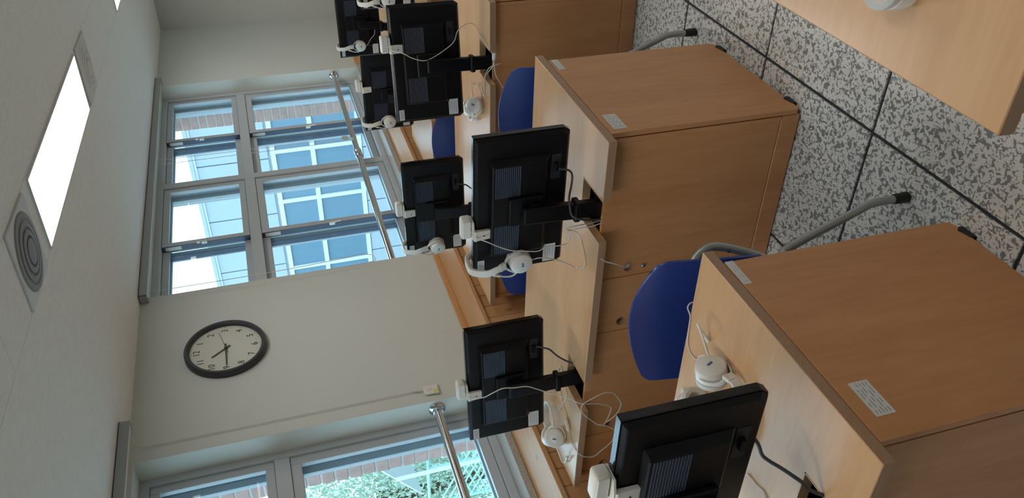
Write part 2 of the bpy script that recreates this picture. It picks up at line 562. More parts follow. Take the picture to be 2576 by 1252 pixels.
# ================================================================== DESKS
NOTCH = ((0.213, 0.376), (1.018, 1.179))
def desk(name, label, loc, rz, labels=True, flip=False):
    """two-seat computer desk; origin on the floor at its back right corner, user side at +x, left end at +y"""
    r = thing(name, label, 'desk', loc, rz, 'computer desks in rows')
    D, Wd = 0.695, 1.622
    n1, n2 = NOTCH
    nd = 0.165
    poly = [(0, 0), (D, 0), (D, Wd), (0, Wd), (0, n2[1]), (nd, n2[1]), (nd, n2[0]), (0, n2[0]), (0, n1[1]), (nd, n1[1]), (nd, n1[0]), (0, n1[0])]
    top = MB().prism(poly, 'z', HD - TH + 0.0012, HD).build('worktop', 'laminate_top', r, bevel=0.0012)
    # edge band all round
    eb = MB()
    e_ = 0.0012
    eb.box(-e_, 0, 0, n1[0], HD - TH, HD - 0.0015); eb.box(-e_, 0, n1[1], n2[0], HD - TH, HD - 0.0015); eb.box(-e_, 0, n2[1], Wd, HD - TH, HD - 0.0015)
    eb.box(-e_, D, -e_, 0, HD - TH, HD - 0.0015); eb.box(-e_, D, Wd, Wd + e_, HD - TH, HD - 0.0015); eb.box(D, D + e_, 0, Wd, HD - TH, HD - 0.0015)
    eb.build('edge_band', 'edge_band', top)
    for a, b_ in NOTCH:
        t = MB()
        t.box(0, nd, a, a + 0.0025, HD - TH, HD + 0.0008); t.box(0, nd, b_ - 0.0025, b_, HD - TH, HD + 0.0008); t.box(nd - 0.0025, nd, a, b_, HD - TH, HD + 0.0008)
        t.build('notch_trim', 'laminate_top', top)
        w = MB()
        w.box(0.066, 0.2, a - 0.04, a - 0.035, 0.48, 0.690); w.box(0.066, 0.2, b_ + 0.035, b_ + 0.04, 0.48, 0.690); w.box(0.195, 0.2, a - 0.035, b_ + 0.035, 0.48, 0.690); w.box(0.066, 0.2, a - 0.04, b_ + 0.04, 0.475, 0.48)
        w.build('cable_tray', 'dark_inside', r)
    # end panels with rounded lower corners
    pz = [(0.046, 0.69), (0.64, 0.69), (0.64, 0.030), (0.632, 0.018), (0.618, 0.012), (0.060, 0.012), (0.050, 0.018), (0.046, 0.026)]
    for y0, y1 in ((-0.0035, 0.0135), (Wd - 0.02, Wd)):
        MB().prism(pz, 'y', y0, y1).build('end_panel', 'laminate_panel', r, bevel=0.0012)
    MB().box(0.0462, 0.085, 0.0175, 0.0335, 0.0785, 0.690).build('corner_post', 'laminate_panel', r)
    MB().box(0.066, 0.34, 0.818, 0.836, 0.02, 0.69).build('divider', 'laminate_panel', r)
    # back: main panel and narrow access panel, twice over, above a base rail
    for y0, y1, hy, hz, by, bz in ((0.0350, 0.5765, 0.540, 0.572, 0.543, 0.513), (0.5795, 0.829, 0.787, 0.576, 0.790, 0.523),
                                   (0.832, 1.384, 1.342, 0.568, 1.344, 0.511), (1.387, 1.6, 1.575, 0.573, 1.572, 0.512)):
        p = MB().plate(y0, y1, 0.0785, 0.690, 0.050, 0.066, [(hy, hz, 0.017)]).build('back_panel' if y1 - y0 > 0.4 else 'access_panel', 'laminate_panel', r)
        MB().lathe([(0.0165, 0.012), (0.0165, -0.0012), (0.0205, -0.0012), (0.0205, 0.0005)], (0.050, hy, hz), (1, 0, 0), 18).build('cable_grommet', 'edge_band', p, smooth=True)
        MB().lathe([(0.0, -0.006), (0.005, -0.006), (0.0078, -0.003), (0.0078, 0.001)], (0.050, by, bz), (1, 0, 0), 14).build('bolt', 'steel', p, smooth=True)
    MB().box(0.0475, 0.066, 0.0170, Wd - 0.02, 0.006, 0.0755).build('base_rail', 'laminate_panel', r, bevel=0.003)
    gm = [(0.0, 0.0), (0.052, 0.0), (0.055, 0.012), (0.043, 0.026), (0.028, 0.020), (0.006, 0.016)]
    for gx in (0.085, 0.555):
        MB().prism([(gx + a, b_) for a, b_ in gm], 'y', -0.0065, 0.012).build('glide', 'rubber', r, bevel=0.001)
    if labels:
        for nm, (xa, xb, za, zb), rows in (('inventory_label', labels[0], 5), ('asset_label', labels[1], 2)):
            lb = MB().box(xa, xb, -0.0042, -0.0035, za, zb).build(nm, 'paper', r, label='white printed paper label')
            pr = MB()
            h = zb - za
            rr = random.Random(3)
            for k in range(rows):
                zz = zb - h * (k + 1) / (rows + 1)
                x = xa + 0.006
                while x < xb - 0.010:
                    l2 = rr.uniform(0.006, 0.022)
                    pr.box(x, min(x + l2, xb - 0.005), -0.0046, -0.0042, zz - h * 0.022, zz + h * 0.022)
                    x += l2 + rr.uniform(0.003, 0.014)
            pr.build('print', 'print_grey', lb)
    return r

LB1 = ((0.102, 0.196, 0.611, 0.657), (0.548, 0.640, 0.6675, 0.6895))
LB2 = ((0.072, 0.172, 0.627, 0.671), (0.555, 0.652, 0.653, 0.677))
LB2 = ((0.072, 0.172, 0.627, 0.671), (0.548, 0.638, 0.655, 0.679))
desk('computer_desk', 'nearest wooden computer desk with two white labels on its end panel', (0, 0, 0), 0, LB1)
desk('computer_desk', 'wooden computer desk in the second row, cables trailing from its notches', (ROW, 0, 0), 0, LB2)
desk('computer_desk', 'wooden computer desk in the third row with a headset lying on it', (2 * ROW + 0.004, 0, 0), 0.030, None)
desk('computer_desk', 'wooden computer desk in the fourth row, seen between the monitors', (3 * ROW, 0, 0), 0.015, None)
desk('computer_desk', 'wooden computer desk in the farthest row beside the end wall', (4 * ROW, 0, 0), 0.0, None)
desk('computer_desk', 'wooden computer desk across the aisle, only its corner in view', (0.039, -0.661 - 1.622, 0), 0, None)

# ================================================================== MONITORS
MW, MH = 0.525, 0.317
def monitor(label, X, Y, Z, a, notch, cables=(), tilt=0.0):
    """panel centre at (X, Y, Z); back faces -x"""
    base = 0.60
    r = thing('monitor', label, 'monitor', (X, Y, base), a, 'black monitors on the desks')
    zc = Z - base
    h, w = MH / 2, MW / 2
    # housing with chamfered lower corners, thinner towards its edge
    def outline(dw, dh, ch):
        return [(-w + dw, -h + dh + ch), (-w + dw + ch * 0.7, -h + dh), (w - dw - ch * 0.7, -h + dh), (w - dw, -h + dh + ch), (w - dw, h - dh), (-w + dw, h - dh)]
    hb = MB()
    hb.prism([(y, z + zc) for y, z in outline(0, 0, 0.018)], 'x', -0.004, 0.018)
    hb.build('front_frame', 'gloss_black', r, bevel=0.0015)
    bb = MB()
    A = [bb.bm.verts.new((-0.005, y, z + zc)) for y, z in outline(0.001, 0.001, 0.018)]
    B = [bb.bm.verts.new((-0.016, y, z + zc)) for y, z in outline(0.012, 0.010, 0.016)]
    bb.bm.faces.new(A); bb.bm.faces.new(B[::-1])
    for i in range(6):
        bb.bm.faces.new((A[i], B[i], B[(i + 1) % 6], A[(i + 1) % 6]))
    back = bb.build('back_cover', 'black_plastic', r, bevel=0.002)
    MB().box(0.018, 0.0188, -w + 0.013, w - 0.013, zc - h + 0.018, zc + h - 0.013).build('screen', 'screen_glass', r)
    # raised electronics box
    y2, zt, zb = 0.185, h - 0.048, -h + 0.066
    bu = MB().hexa([(-0.015, -y2, zc + zb), (-0.015, y2, zc + zb), (-0.015, y2, zc + zt), (-0.015, -y2, zc + zt),
                    (-0.040, -y2 + 0.014, zc + zb + 0.020), (-0.040, y2 - 0.014, zc + zb + 0.020), (-0.040, y2 - 0.014, zc + zt - 0.006), (-0.040, -y2 + 0.014, zc + zt - 0.006)])
    bulge = bu.build('rear_box', 'black_plastic', r, bevel=0.003)
    for s_ in (-1, 1):
        vg = MB()
        ya, yb_ = (0.055, 0.166) if s_ > 0 else (-0.166, -0.055)
        for k in range(13):
            z = zc + zt - 0.016 - k * 0.0066
            vg.prism([(-0.0395, z + 0.0021), (-0.0395, z - 0.0021), (-0.0417, z - 0.0021)], 'y', ya, yb_)
        vg.build('vent_grille', 'vent_sheen', bulge, kind='stuff')
    # port strip, labels
    MB().box(-0.0172, -0.0155, -w + 0.085, -w + 0.175, zc - h + 0.030, zc - h + 0.062).build('port_strip', 'port_grey', back)
    MB().box(-0.032, -0.0165, -w + 0.112, -w + 0.142, zc - h + 0.040, zc - h + 0.054).build('video_plug', 'black_plastic', back, bevel=0.002)
    lb = MB().box(-0.0166, -0.0158, w - 0.088, w - 0.016, zc - h + 0.028, zc - h + 0.072).build('rating_label', 'paper', back, label='white paper label')
    pr = MB()
    for k in range(4):
        pr.box(-0.0169, -0.0166, w - 0.080, w - 0.030 - 0.008 * (k % 2), zc - h + 0.036 + 0.009 * k, zc - h + 0.0375 + 0.009 * k)
    pr.build('print', 'print_grey', lb)
    lb = MB().box(-0.0166, -0.0158, w - 0.062, w - 0.013, zc + h - 0.036, zc + h - 0.0125).build('asset_label', 'paper', back, label='small printed asset label')
    pr = MB()
    for k in range(3):
        pr.box(-0.0169, -0.0166, w - 0.057, w - 0.020, zc + h - 0.0305 + 0.005 * k, zc + h - 0.0285 + 0.005 * k)
    pr.build('print', 'print_grey', lb)
    # stand: mount plate, hinge and pole dropping into the notch
    MB().box(-0.056, -0.0385, -0.052, 0.052, zc - 0.062, zc + 0.052).build('mount_plate', 'black_plastic', r, bevel=0.004)
    nx, ny = local(r, [(notch[0], notch[1], base)])[0].xy
    st = MB().hexa([(nx - 0.014, ny - 0.030, 0.0), (nx + 0.014, ny - 0.030, 0.0), (nx + 0.014, ny + 0.030, 0.0), (nx - 0.014, ny + 0.030, 0.0),
                    (-0.088, -0.030, zc + 0.012), (-0.058, -0.030, zc + 0.012), (-0.058, 0.030, zc + 0.012), (-0.088, 0.030, zc + 0.012)])
    st.build('stand_pole', 'black_plastic', r, bevel=0.005, seg=2)
    f = (0.185) / (zc + 0.012)
    cx, cy = nx + (-0.073 - nx) * f, ny * (1 - f)
    MB().box(cx - 0.024, cx + 0.024, cy - 0.037, cy + 0.037, 0.170, 0.192).build('pole_collar', 'black_plastic', r, bevel=0.006, seg=2)
    MB().tube([(-0.052, -0.034, zc - 0.03), (-0.052, 0.034, zc - 0.03)], 0.02, 14).build('hinge', 'black_plastic', r, smooth=True)
    for nm, pts, rad, mt in cables:
        cable(r, nm, pts, rad, mt)
    return r

vid1 = [(0.196, 0.073, 0.872), (0.185, 0.10, 0.850), (0.18, 0.135, 0.835), (0.17, 0.147, 0.822), (0.15, 0.154, 0.803), (0.13, 0.163, 0.784), (0.12, 0.176, 0.767), (0.11, 0.195, 0.749), (0.10, 0.21, 0.72), (0.09, 0.25, 0.66)]
vid2R = [(1.392, 0.129, 0.846), (1.385, 0.13, 0.819), (1.385, 0.141, 0.8), (1.385, 0.16, 0.792), (1.375, 0.189, 0.797), (1.35, 0.215, 0.812), (1.33, 0.244, 0.815), (1.325, 0.275, 0.805), (1.33, 0.30, 0.76), (1.36, 0.33, 0.68)]
vid2L = [(1.515, 0.985, 0.866), (1.48, 0.979, 0.822), (1.46, 0.978, 0.800), (1.44, 0.999, 0.775), (1.425, 1.025, 0.737), (1.40, 1.04, 0.69)]
vid3L = [(2.755, 0.970, 0.850), (2.748, 0.976, 0.825), (2.748, 0.985, 0.793), (2.735, 1.004, 0.766), (2.72, 1.03, 0.735), (2.68, 1.06, 0.68)]
usb3 = [(2.582, 0.255, 0.70), (2.577, 0.291, 0.698), (2.577, 0.33, 0.691), (2.579, 0.378, 0.665), (2.585, 0.435, 0.632), (2.595, 0.50, 0.585)]
VID = 'video_cable'
M1_ = (0.20, 0.2125, 1.008, -0.01)
monitor('nearest black monitor, cut off by the lower edge of the photo', *M1_, (0.095, 0.325), [(VID, vid1, 0.0042, 'cable_dark')])
M2R = (1.421, 0.256, 0.957, -0.02)
monitor('large black monitor on the second desk row beside the aisle', *M2R, (ROW + 0.085, 0.295), [(VID, vid2R, 0.0036, 'cable_dark')])
M2L = (1.493, 1.123, 0.966, 0.15)
monitor('black monitor on the second desk row beside the near window', *M2L, (ROW + 0.115, 1.099), [(VID, vid2L, 0.0036, 'cable_dark')])
M3R = (2.713, 0.295, 0.977, 0.168)
monitor('black monitor on the third desk row with a webcam cable drooping across its back', *M3R, (2 * ROW + 0.085, 0.305))
M3L = (2.77, 1.103, 0.953, 0.086)
monitor('black monitor on the third desk row in front of the far window', *M3L, (2 * ROW + 0.085, 1.10), [(VID, vid3L, 0.0036, 'cable_dark')])
M4L = (4.111, 1.067, 0.942, -0.055)
monitor('black monitor on the fourth desk row half hidden behind the third', *M4L, (3 * ROW + 0.10, 1.09))
M4R = (4.032, 0.233, 0.915, -0.006)
monitor('black monitor on the fourth desk row at the upper edge of the photo', *M4R, (3 * ROW + 0.08, 0.29))
M5L = (5.303, 1.03, 0.938, 0.09)
monitor('farthest black monitor on the fifth desk row before the cream wall', *M5L, (4 * ROW + 0.08, 1.09))

# ================================================================== WEBCAMS
def webcam(label, mon, d, cab=None):
    """d: distance from the monitor's right edge along its top"""
    X, Y, Z, a = mon
    y = -MW / 2 + d
    c, s_ = math.cos(a), math.sin(a)
    r = thing('webcam', label, 'webcam', (X - s_ * y, Y + c * y, Z + MH / 2), a, 'white webcams clipped to monitors')
    bd = MB().box(-0.014, 0.022, -0.040, 0.038, 0.006, 0.042).build('camera_body', 'white_plastic', r, bevel=0.009, seg=3, smooth=True)
    MB().box(-0.0165, -0.0125, -0.033, 0.031, 0.011, 0.037).build('back_plate', 'white_gloss', bd, bevel=0.0018, seg=2)
    MB().lathe([(0, 0.0265), (0.010, 0.0265), (0.013, 0.022)], (0, 0, 0.024), (1, 0, 0), 18).build('lens', 'screen_glass', bd, smooth=True)
    MB().prism([(-0.020, -0.030), (0.024, -0.030), (0.024, 0.036), (-0.020, 0.038), (-0.030, 0.030), (-0.030, 0.002)], 'z', 0.0005, 0.007).build('clip_top', 'white_plastic', r, bevel=0.001)
    MB().box(0.0192, 0.024, -0.024, 0.03, -0.010, 0.003).build('front_lip', 'white_plastic', r, bevel=0.001)
    MB().tube([(-0.026, 0.000, -0.003), (-0.026, 0.038, -0.003)], 0.007, 12).build('hinge', 'white_plastic', r, smooth=True)
    leg = MB().hexa([(-0.028, 0.002, -0.066), (-0.018, 0.002, -0.066), (-0.018, 0.036, -0.066), (-0.028, 0.036, -0.066),
                     (-0.032, 0.000, -0.004), (-0.018, 0.000, -0.004), (-0.018, 0.038, -0.004), (-0.032, 0.038, -0.004)]).build('clip_leg', 'white_plastic', r, bevel=0.0015)
    MB().lathe([(0, 0.0), (0.0026, 0.0), (0.0026, 0.002)], (-0.0312, 0.021, -0.030), (1, 0, 0), 12).build('clip_hole', 'rubber', leg)
    if cab:
        start = [Vector((-0.012, 0.006, 0.012)), Vector((-0.03, 0.010, 0.0)), Vector((-0.034, 0.022, -0.004))]
        pts = start + local(r, cab)
        MB().tube(smoothpath(pts), 0.0019, n=7).build('cable', 'cable_white', r, smooth=True)
    return r
cam2R = [(1.357, 0.345, 1.085), (1.357, 0.37, 1.048), (1.357, 0.395, 1.002), (1.357, 0.407, 0.955), (1.357, 0.416, 0.908), (1.357, 0.405, 0.88), (1.357, 0.408, 0.823), (1.357, 0.399, 0.799), (1.345, 0.36, 0.805), (1.335, 0.335, 0.79), (1.33, 0.33, 0.73), (1.35, 0.33, 0.66)]
cam2L = [(1.425, 1.125, 1.077), (1.405, 1.09, 1.046), (1.392, 1.063, 1.009), (1.388, 1.069, 0.963), (1.386, 1.073, 0.916), (1.38, 1.093, 0.875), (1.365, 1.114, 0.826), (1.345, 1.119, 0.79), (1.315, 1.118, 0.758), (1.283, 1.115, 0.735), (1.281, 1.125, 0.705), (1.281, 1.136, 0.66), (1.281, 1.166, 0.607), (1.281, 1.194, 0.599), (1.281, 1.242, 0.611), (1.281, 1.262, 0.621), (1.281, 1.261, 0.643), (1.281, 1.221, 0.68), (1.279, 1.183, 0.71), (1.279, 1.149, 0.727), (1.277, 1.115, 0.721), (1.277, 1.097, 0.685), (1.277, 1.081, 0.643), (1.277, 1.093, 0.601), (1.277, 1.154, 0.562), (1.277, 1.197, 0.565), (1.277, 1.228, 0.585), (1.277, 1.249, 0.613)]
cam3R = [(2.655, 0.218, 1.089), (2.652, 0.24, 1.055), (2.65, 0.257, 1.005), (2.65, 0.249, 0.965), (2.655, 0.218, 0.904), (2.66, 0.186, 0.861), (2.67, 0.145, 0.842), (2.70, 0.13, 0.80), (2.75, 0.145, 0.757), (2.76, 0.17, 0.73), (2.735, 0.195, 0.7235), (2.655, 0.192, 0.7235), (2.605, 0.205, 0.722), (2.575, 0.220, 0.712), (2.574, 0.25, 0.702), (2.59, 0.29, 0.702), (2.625, 0.335, 0.715), (2.66, 0.36, 0.70)]
webcam('white webcam clipped to the nearest monitor', M1_, 0.177)
webcam('white webcam on the aisle-side monitor of the second row', M2R, 0.330, cam2R)
webcam('white webcam on the monitor beside the near window', M2L, 0.270, cam2L)
webcam('white webcam on the third-row monitor with the drooping cable', M3R, 0.165, cam3R)
webcam('white webcam on the third-row monitor in front of the far window', M3L, 0.250)
webcam('white webcam on the fourth-row monitor beside the far window', M4L, 0.200)
cb = tag(MB().tube(smoothpath(usb3), 0.0017, n=7).build('usb_cable', 'cable_white', smooth=True), 'thin white cable hanging behind the third-row desk', 'cable')
tag(MB().lathe([(0, -0.018), (0.006, -0.016), (0.009, -0.006), (0.009, 0.006), (0.006, 0.016), (0, 0.018)], (2.572, 0.238, 0.702), (0, 1, 0.1), 14).build('cable_pod', 'white_plastic', smooth=True), 'white inline cable pod hooked at the third-row desk notch', 'cable pod')
usb2 = [(1.276, 0.43, 0.712), (1.279, 0.447, 0.693), (1.281, 0.459, 0.669), (1.285, 0.475, 0.643), (1.31, 0.509, 0.607), (1.345, 0.533, 0.579), (1.37, 0.548, 0.570)]
tag(MB().tube(smoothpath(usb2), 0.0022, n=7).build('usb_cable', 'cable_white', smooth=True), 'white cable running into the round hole of the second-row desk', 'cable')
usb1 = [(0.33, 0.41, 0.7225), (0.304, 0.405, 0.7225), (0.288, 0.403, 0.7225), (0.268, 0.395, 0.7225), (0.255, 0.395, 0.7225), (0.245, 0.402, 0.7225), (0.235, 0.42, 0.7225)]
tag(MB().tube(smoothpath(usb1), 0.0019, n=7).build('usb_cable', 'cable_white', smooth=True), 'thin white cable lying on the nearest desk below its monitor', 'cable')

# ================================================================== HEADSETS
def headset(label, origin, cups, band, bw, cab=None, pod=None, mic=None, bwdir=None):
    """cups: two (centre, outward axis) in world space; band: points from one cup to the other"""
    o = Vector(origin)
    r = thing('headset', label, 'headset', origin, 0, 'white headsets')
    pts = [Vector(p) - o for p in smoothpath(band, 6)]
    MB().ribbon(pts, bw, 0.026, 0.007).build('headband', 'white_gloss', r, bevel=0.0015, smooth=True)
    k = len(pts)
    wv = bw[len(bw) // 2] if isinstance(bw, list) else bw
    mid = pts[k // 4: k - k // 4]
    cen = sum(pts, Vector()) / k
    MB().ribbon([p + (cen - p).normalized() * 0.006 for p in mid], wv, 0.020, 0.005).build('headband_pad', 'cushion', r, smooth=True)
    for (c, ax), end, nx_ in zip(cups, (pts[0], pts[-1]), (pts[2], pts[-3])):
        c = Vector(c) - o; ax = Vector(ax).normalized()
        cup = MB().lathe([(0, 0.022), (0.031, 0.022), (0.0375, 0.018), (0.0395, 0.010), (0.0395, -0.012), (0.035, -0.016)], c, ax, 28).build('ear_cup', 'white_gloss', r, smooth=True)
        MB().lathe([(0.035, -0.015), (0.040, -0.018), (0.040, -0.030), (0.034, -0.036), (0.025, -0.034), (0.022, -0.024)], c, ax, 28).build('ear_cushion', 'cushion', cup, smooth=True)
        MB().lathe([(0.0, -0.025), (0.024, -0.025), (0.024, -0.023), (0, -0.023)], c, ax, 20).build('speaker_mesh', 'grey_mesh', cup)
        dirv = (end - c); dirv = (dirv - ax * dirv.dot(ax)).normalized()
        side = ax.cross(dirv)
        lg = MB()
        lg.tube([c + ax * 0.0222 + side * t - dirv * 0.002 for t in (-0.0075, 0.0075)], 0.0034, 8)
        lg.build('cup_badge', 'logo_blue', cup, label='small blue oblong mark')
        # yoke: fork from the band end to both sides of the cup
        yk = MB()
        for q in (-1, 1):
            yk.ribbon(smoothpath([end, c + dirv * 0.046 + side * q * 0.022, c + dirv * 0.020 + side * q * 0.0405, c + side * q * 0.0405], 4), ax, 0.010, 0.004)
        yk.build('yoke', 'white_gloss', r, smooth=True)
        nv = (nx_ - end).normalized()
        MB().ribbon([end - nv * 0.006, end + nv * 0.006, end + nv * 0.018], wv, 0.029, 0.010).build('slider', 'white_plastic', r, bevel=0.001)
    if mic:
        mp_ = [Vector(p) - o for p in smoothpath(mic, 5)]
        bm_ = MB().tube(mp_, 0.0032, 8).build('microphone_boom', 'white_plastic', r, smooth=True)
        d = (mp_[-1] - mp_[-2]).normalized()
        MB().tube([mp_[-1] - d * 0.004, mp_[-1] + d * 0.018], 0.0055, 10).build('microphone', 'white_plastic', bm_, smooth=True)
    if cab:
        MB().tube([Vector(p) - o for p in smoothpath(cab)], 0.0019, 7).build('cable', 'cable_white', r, smooth=True)
    if pod:
        p0, p1 = (Vector(p) - o for p in pod)
        d = p1 - p0
        MB().tube([p0, p0 + d * 0.2, p0 + d * 0.8, p1], 0.008, 12, radii=[0.004, 0.0085, 0.0085, 0.004]).build('volume_control', 'white_plastic', r, smooth=True)
    return r

def hung(label, mon, d, cab=None, drop=0.155, lean=0.0, yaw=0.0):
    """headset hung over the top edge of a monitor, d from its right edge"""
    X, Y, Z, a = mon
    y = -MW / 2 + d
    c, s_ = math.cos(a), math.sin(a)
    zt = MH / 2 + 0.004
    def w(p):
        return Vector((X + c * p[0] - s_ * p[1], Y + s_ * p[0] + c * p[1], Z + p[2]))
    zc = zt - drop
    A, B = (-0.053, y - lean, zc), (0.056, y - lean, zc)
    ax = (w((-1, yaw, 0)) - w((0, 0, 0)))
    ay = (w((1, yaw, 0)) - w((0, 0, 0)))
    H = zt + 0.012
    band = [(-0.060, y - lean * 0.7, zc + 0.058), (-0.066, y - lean * 0.2, zc + 0.085), (-0.060, y + 0.012, zc + 0.120), (-0.034, y + 0.016, H - 0.004), (0.0, y + 0.010, H + 0.004), (0.034, y + 0.006, H - 0.004), (0.060, y, zc + 0.120), (0.066, y - lean * 0.2, zc + 0.085), (0.060, y - lean * 0.7, zc + 0.058)]
    wd = w((0, 1, 0)) - w((0, 0, 0))
    start = [w((-0.055, y - lean, zc - 0.036)), w((-0.056, y - lean - 0.002, zc - 0.050))]
    return headset(label, w((0, y, zt)), [(w(A), ax), (w(B), ay)], [w(p) for p in band], tuple(wd), (start + cab) if cab else None,
                   mic=[w((-0.052, y - lean + 0.041, zc + 0.004)), w((-0.054, y + 0.044, zc + 0.026)), w((-0.057, y + 0.040, zc + 0.052)), w((-0.060, y + 0.028, zc + 0.078))] if d > 0.4 else None)

head2R = [(1.358, 0.447, 0.895), (1.365, 0.470, 0.84), (1.40, 0.535, 0.765), (1.46, 0.60, 0.7225), (1.445, 0.585, 0.7225), (1.409, 0.564, 0.7225), (1.376, 0.521, 0.7225), (1.397, 0.480, 0.7225), (1.43, 0.45, 0.724), (1.42, 0.41, 0.745), (1.375, 0.36, 0.80), (1.35, 0.335, 0.80), (1.35, 0.33, 0.72), (1.36, 0.33, 0.66)]
hung('white headset hung over the aisle-side monitor of the second row', M2R, 0.475, head2R, lean=0.012)
hung('white headset hung over the third-row monitor by the far window', M3L, 0.468, None, yaw=0.4)
hung('white headset hung over the fourth-row monitor before the window rail', M4L, 0.445, [(4.045, 1.25, 0.85), (4.05, 1.245, 0.80)])
hung('white headset hung over the farthest monitor before the cream wall', M5L, 0.432, [(5.245, 1.150, 0.864), (5.235, 1.117, 0.837), (5.23, 1.071, 0.828), (5.23, 1.043, 0.801), (5.23, 1.03, 0.744), (5.26, 1.05, 0.68)])
hung('white headset cut by the upper photo edge on a fourth-row monitor', M4R, 0.465)

# lying headset on the nearest desk: cups on edge, band towards the monitor
hc = Vector((0.515, 0.275, 0.7595))
headset('white headset lying on the nearest desk with a looped microphone', (0.515, 0.275, HD),
        [((0.503, 0.215, 0.7620), (0.10, -1, 0.22)), ((0.552, 0.385, 0.7610), (0.45, 0.9, 0.1))],
        [(0.452, 0.190, 0.748), (0.420, 0.190, 0.742), (0.370, 0.225, 0.736), (0.348, 0.290, 0.734), (0.370, 0.365, 0.736), (0.440, 0.405, 0.742), (0.490, 0.405, 0.750)],
        (0, 0, 1),
        cab=[(0.545, 0.203, 0.756), (0.585, 0.245, 0.745), (0.616, 0.290, 0.728), (0.655, 0.305, 0.7225), (0.677, 0.290, 0.7225), (0.685, 0.261, 0.7225), (0.688, 0.223, 0.7225), (0.692, 0.200, 0.7225), (0.705, 0.180, 0.726), (0.708, 0.172, 0.70), (0.70, 0.2, 0.6)],
        pod=((0.650, 0.425, 0.730), (0.615, 0.450, 0.730)),
        mic=[(0.520, 0.175, 0.768), (0.545, 0.140, 0.775), (0.580, 0.130, 0.770), (0.600, 0.155, 0.755), (0.592, 0.185, 0.735)])
# lying headset on the second-row desk by the wall
head2L = [(1.50, 1.43, 0.735), (1.50, 1.38, 0.7225), (1.462, 1.298, 0.7225), (1.436, 1.227, 0.7225), (1.463, 1.195, 0.7225), (1.494, 1.15, 0.7225), (1.525, 1.146, 0.7225), (1.541, 1.193, 0.7225), (1.507, 1.258, 0.7225), (1.46, 1.311, 0.7225), (1.427, 1.324, 0.7225), (1.400, 1.343, 0.724), (1.378, 1.362, 0.7225), (1.368, 1.395, 0.7225), (1.305, 1.405, 0.7225), (1.279, 1.424, 0.700), (1.275, 1.437, 0.654), (1.275, 1.412, 0.622), (1.275, 1.371, 0.58), (1.275, 1.312, 0.572), (1.275, 1.274, 0.607), (1.275, 1.25, 0.648)]
headset('white headset lying on the second-row desk beside the pine boarding', (1.43, 1.47, HD),
        [((1.425, 1.455, 0.762), (-0.62, -0.62, 0.48)), ((1.500, 1.535, 0.752), (0.65, 0.65, 0.25))],
        [(1.455, 1.408, 0.752), (1.490, 1.385, 0.748), (1.545, 1.380, 0.745), (1.590, 1.410, 0.742), (1.600, 1.460, 0.742), (1.585, 1.505, 0.745), (1.555, 1.520, 0.748)],
        (0.15, -0.1, 1), cab=head2L, pod=((1.412, 1.330, 0.7285), (1.370, 1.366, 0.7285)),
        mic=[(1.415, 1.495, 0.760), (1.405, 1.545, 0.745), (1.40, 1.585, 0.732), (1.375, 1.560, 0.730), (1.36, 1.520, 0.732)])
# lying headset on the third-row desk
head3R = [(2.76, 0.60, 0.735), (2.735, 0.56, 0.7225), (2.699, 0.509, 0.7225), (2.71, 0.473, 0.7225), (2.757, 0.46, 0.7225), (2.733, 0.426, 0.7225), (2.699, 0.441, 0.7225), (2.654, 0.461, 0.7225), (2.648, 0.379, 0.7225), (2.635, 0.351, 0.7225), (2.60, 0.30, 0.715), (2.61, 0.29, 0.66)]
headset('white headset lying on the third-row desk below its monitor', (2.72, 0.55, HD),
        [((2.690, 0.520, 0.760), (-0.70, -0.42, 0.58)), ((2.790, 0.585, 0.752), (0.75, 0.45, 0.25))],
        [(2.715, 0.570, 0.752), (2.735, 0.610, 0.748), (2.790, 0.650, 0.744), (2.850, 0.655, 0.742), (2.885, 0.620, 0.742), (2.870, 0.580, 0.745), (2.845, 0.575, 0.748)],
        (0, 0, 1), cab=head3R, mic=[(2.705, 0.480, 0.765), (2.735, 0.450, 0.762), (2.775, 0.445, 0.750), (2.79, 0.455, 0.740)])
# headset at the photo's edge on the desk across the aisle
headset('white headset on the desk across the aisle, cushion facing up', (0.27, -0.82, HD),
        [((0.288, -0.800, 0.7445), (0.05, 0.10, -1)), ((0.20, -0.99, 0.760), (-0.3, -1, -0.2))],
        [(0.315, -0.860, 0.745), (0.335, -0.930, 0.742), (0.345, -1.0, 0.740), (0.330, -1.05, 0.740), (0.285, -1.07, 0.742), (0.255, -1.04, 0.748)],
        (0, 0, 1))

# ================================================================== CHAIRS
def bend(pts, sub=5):
    return smoothpath(pts, sub)

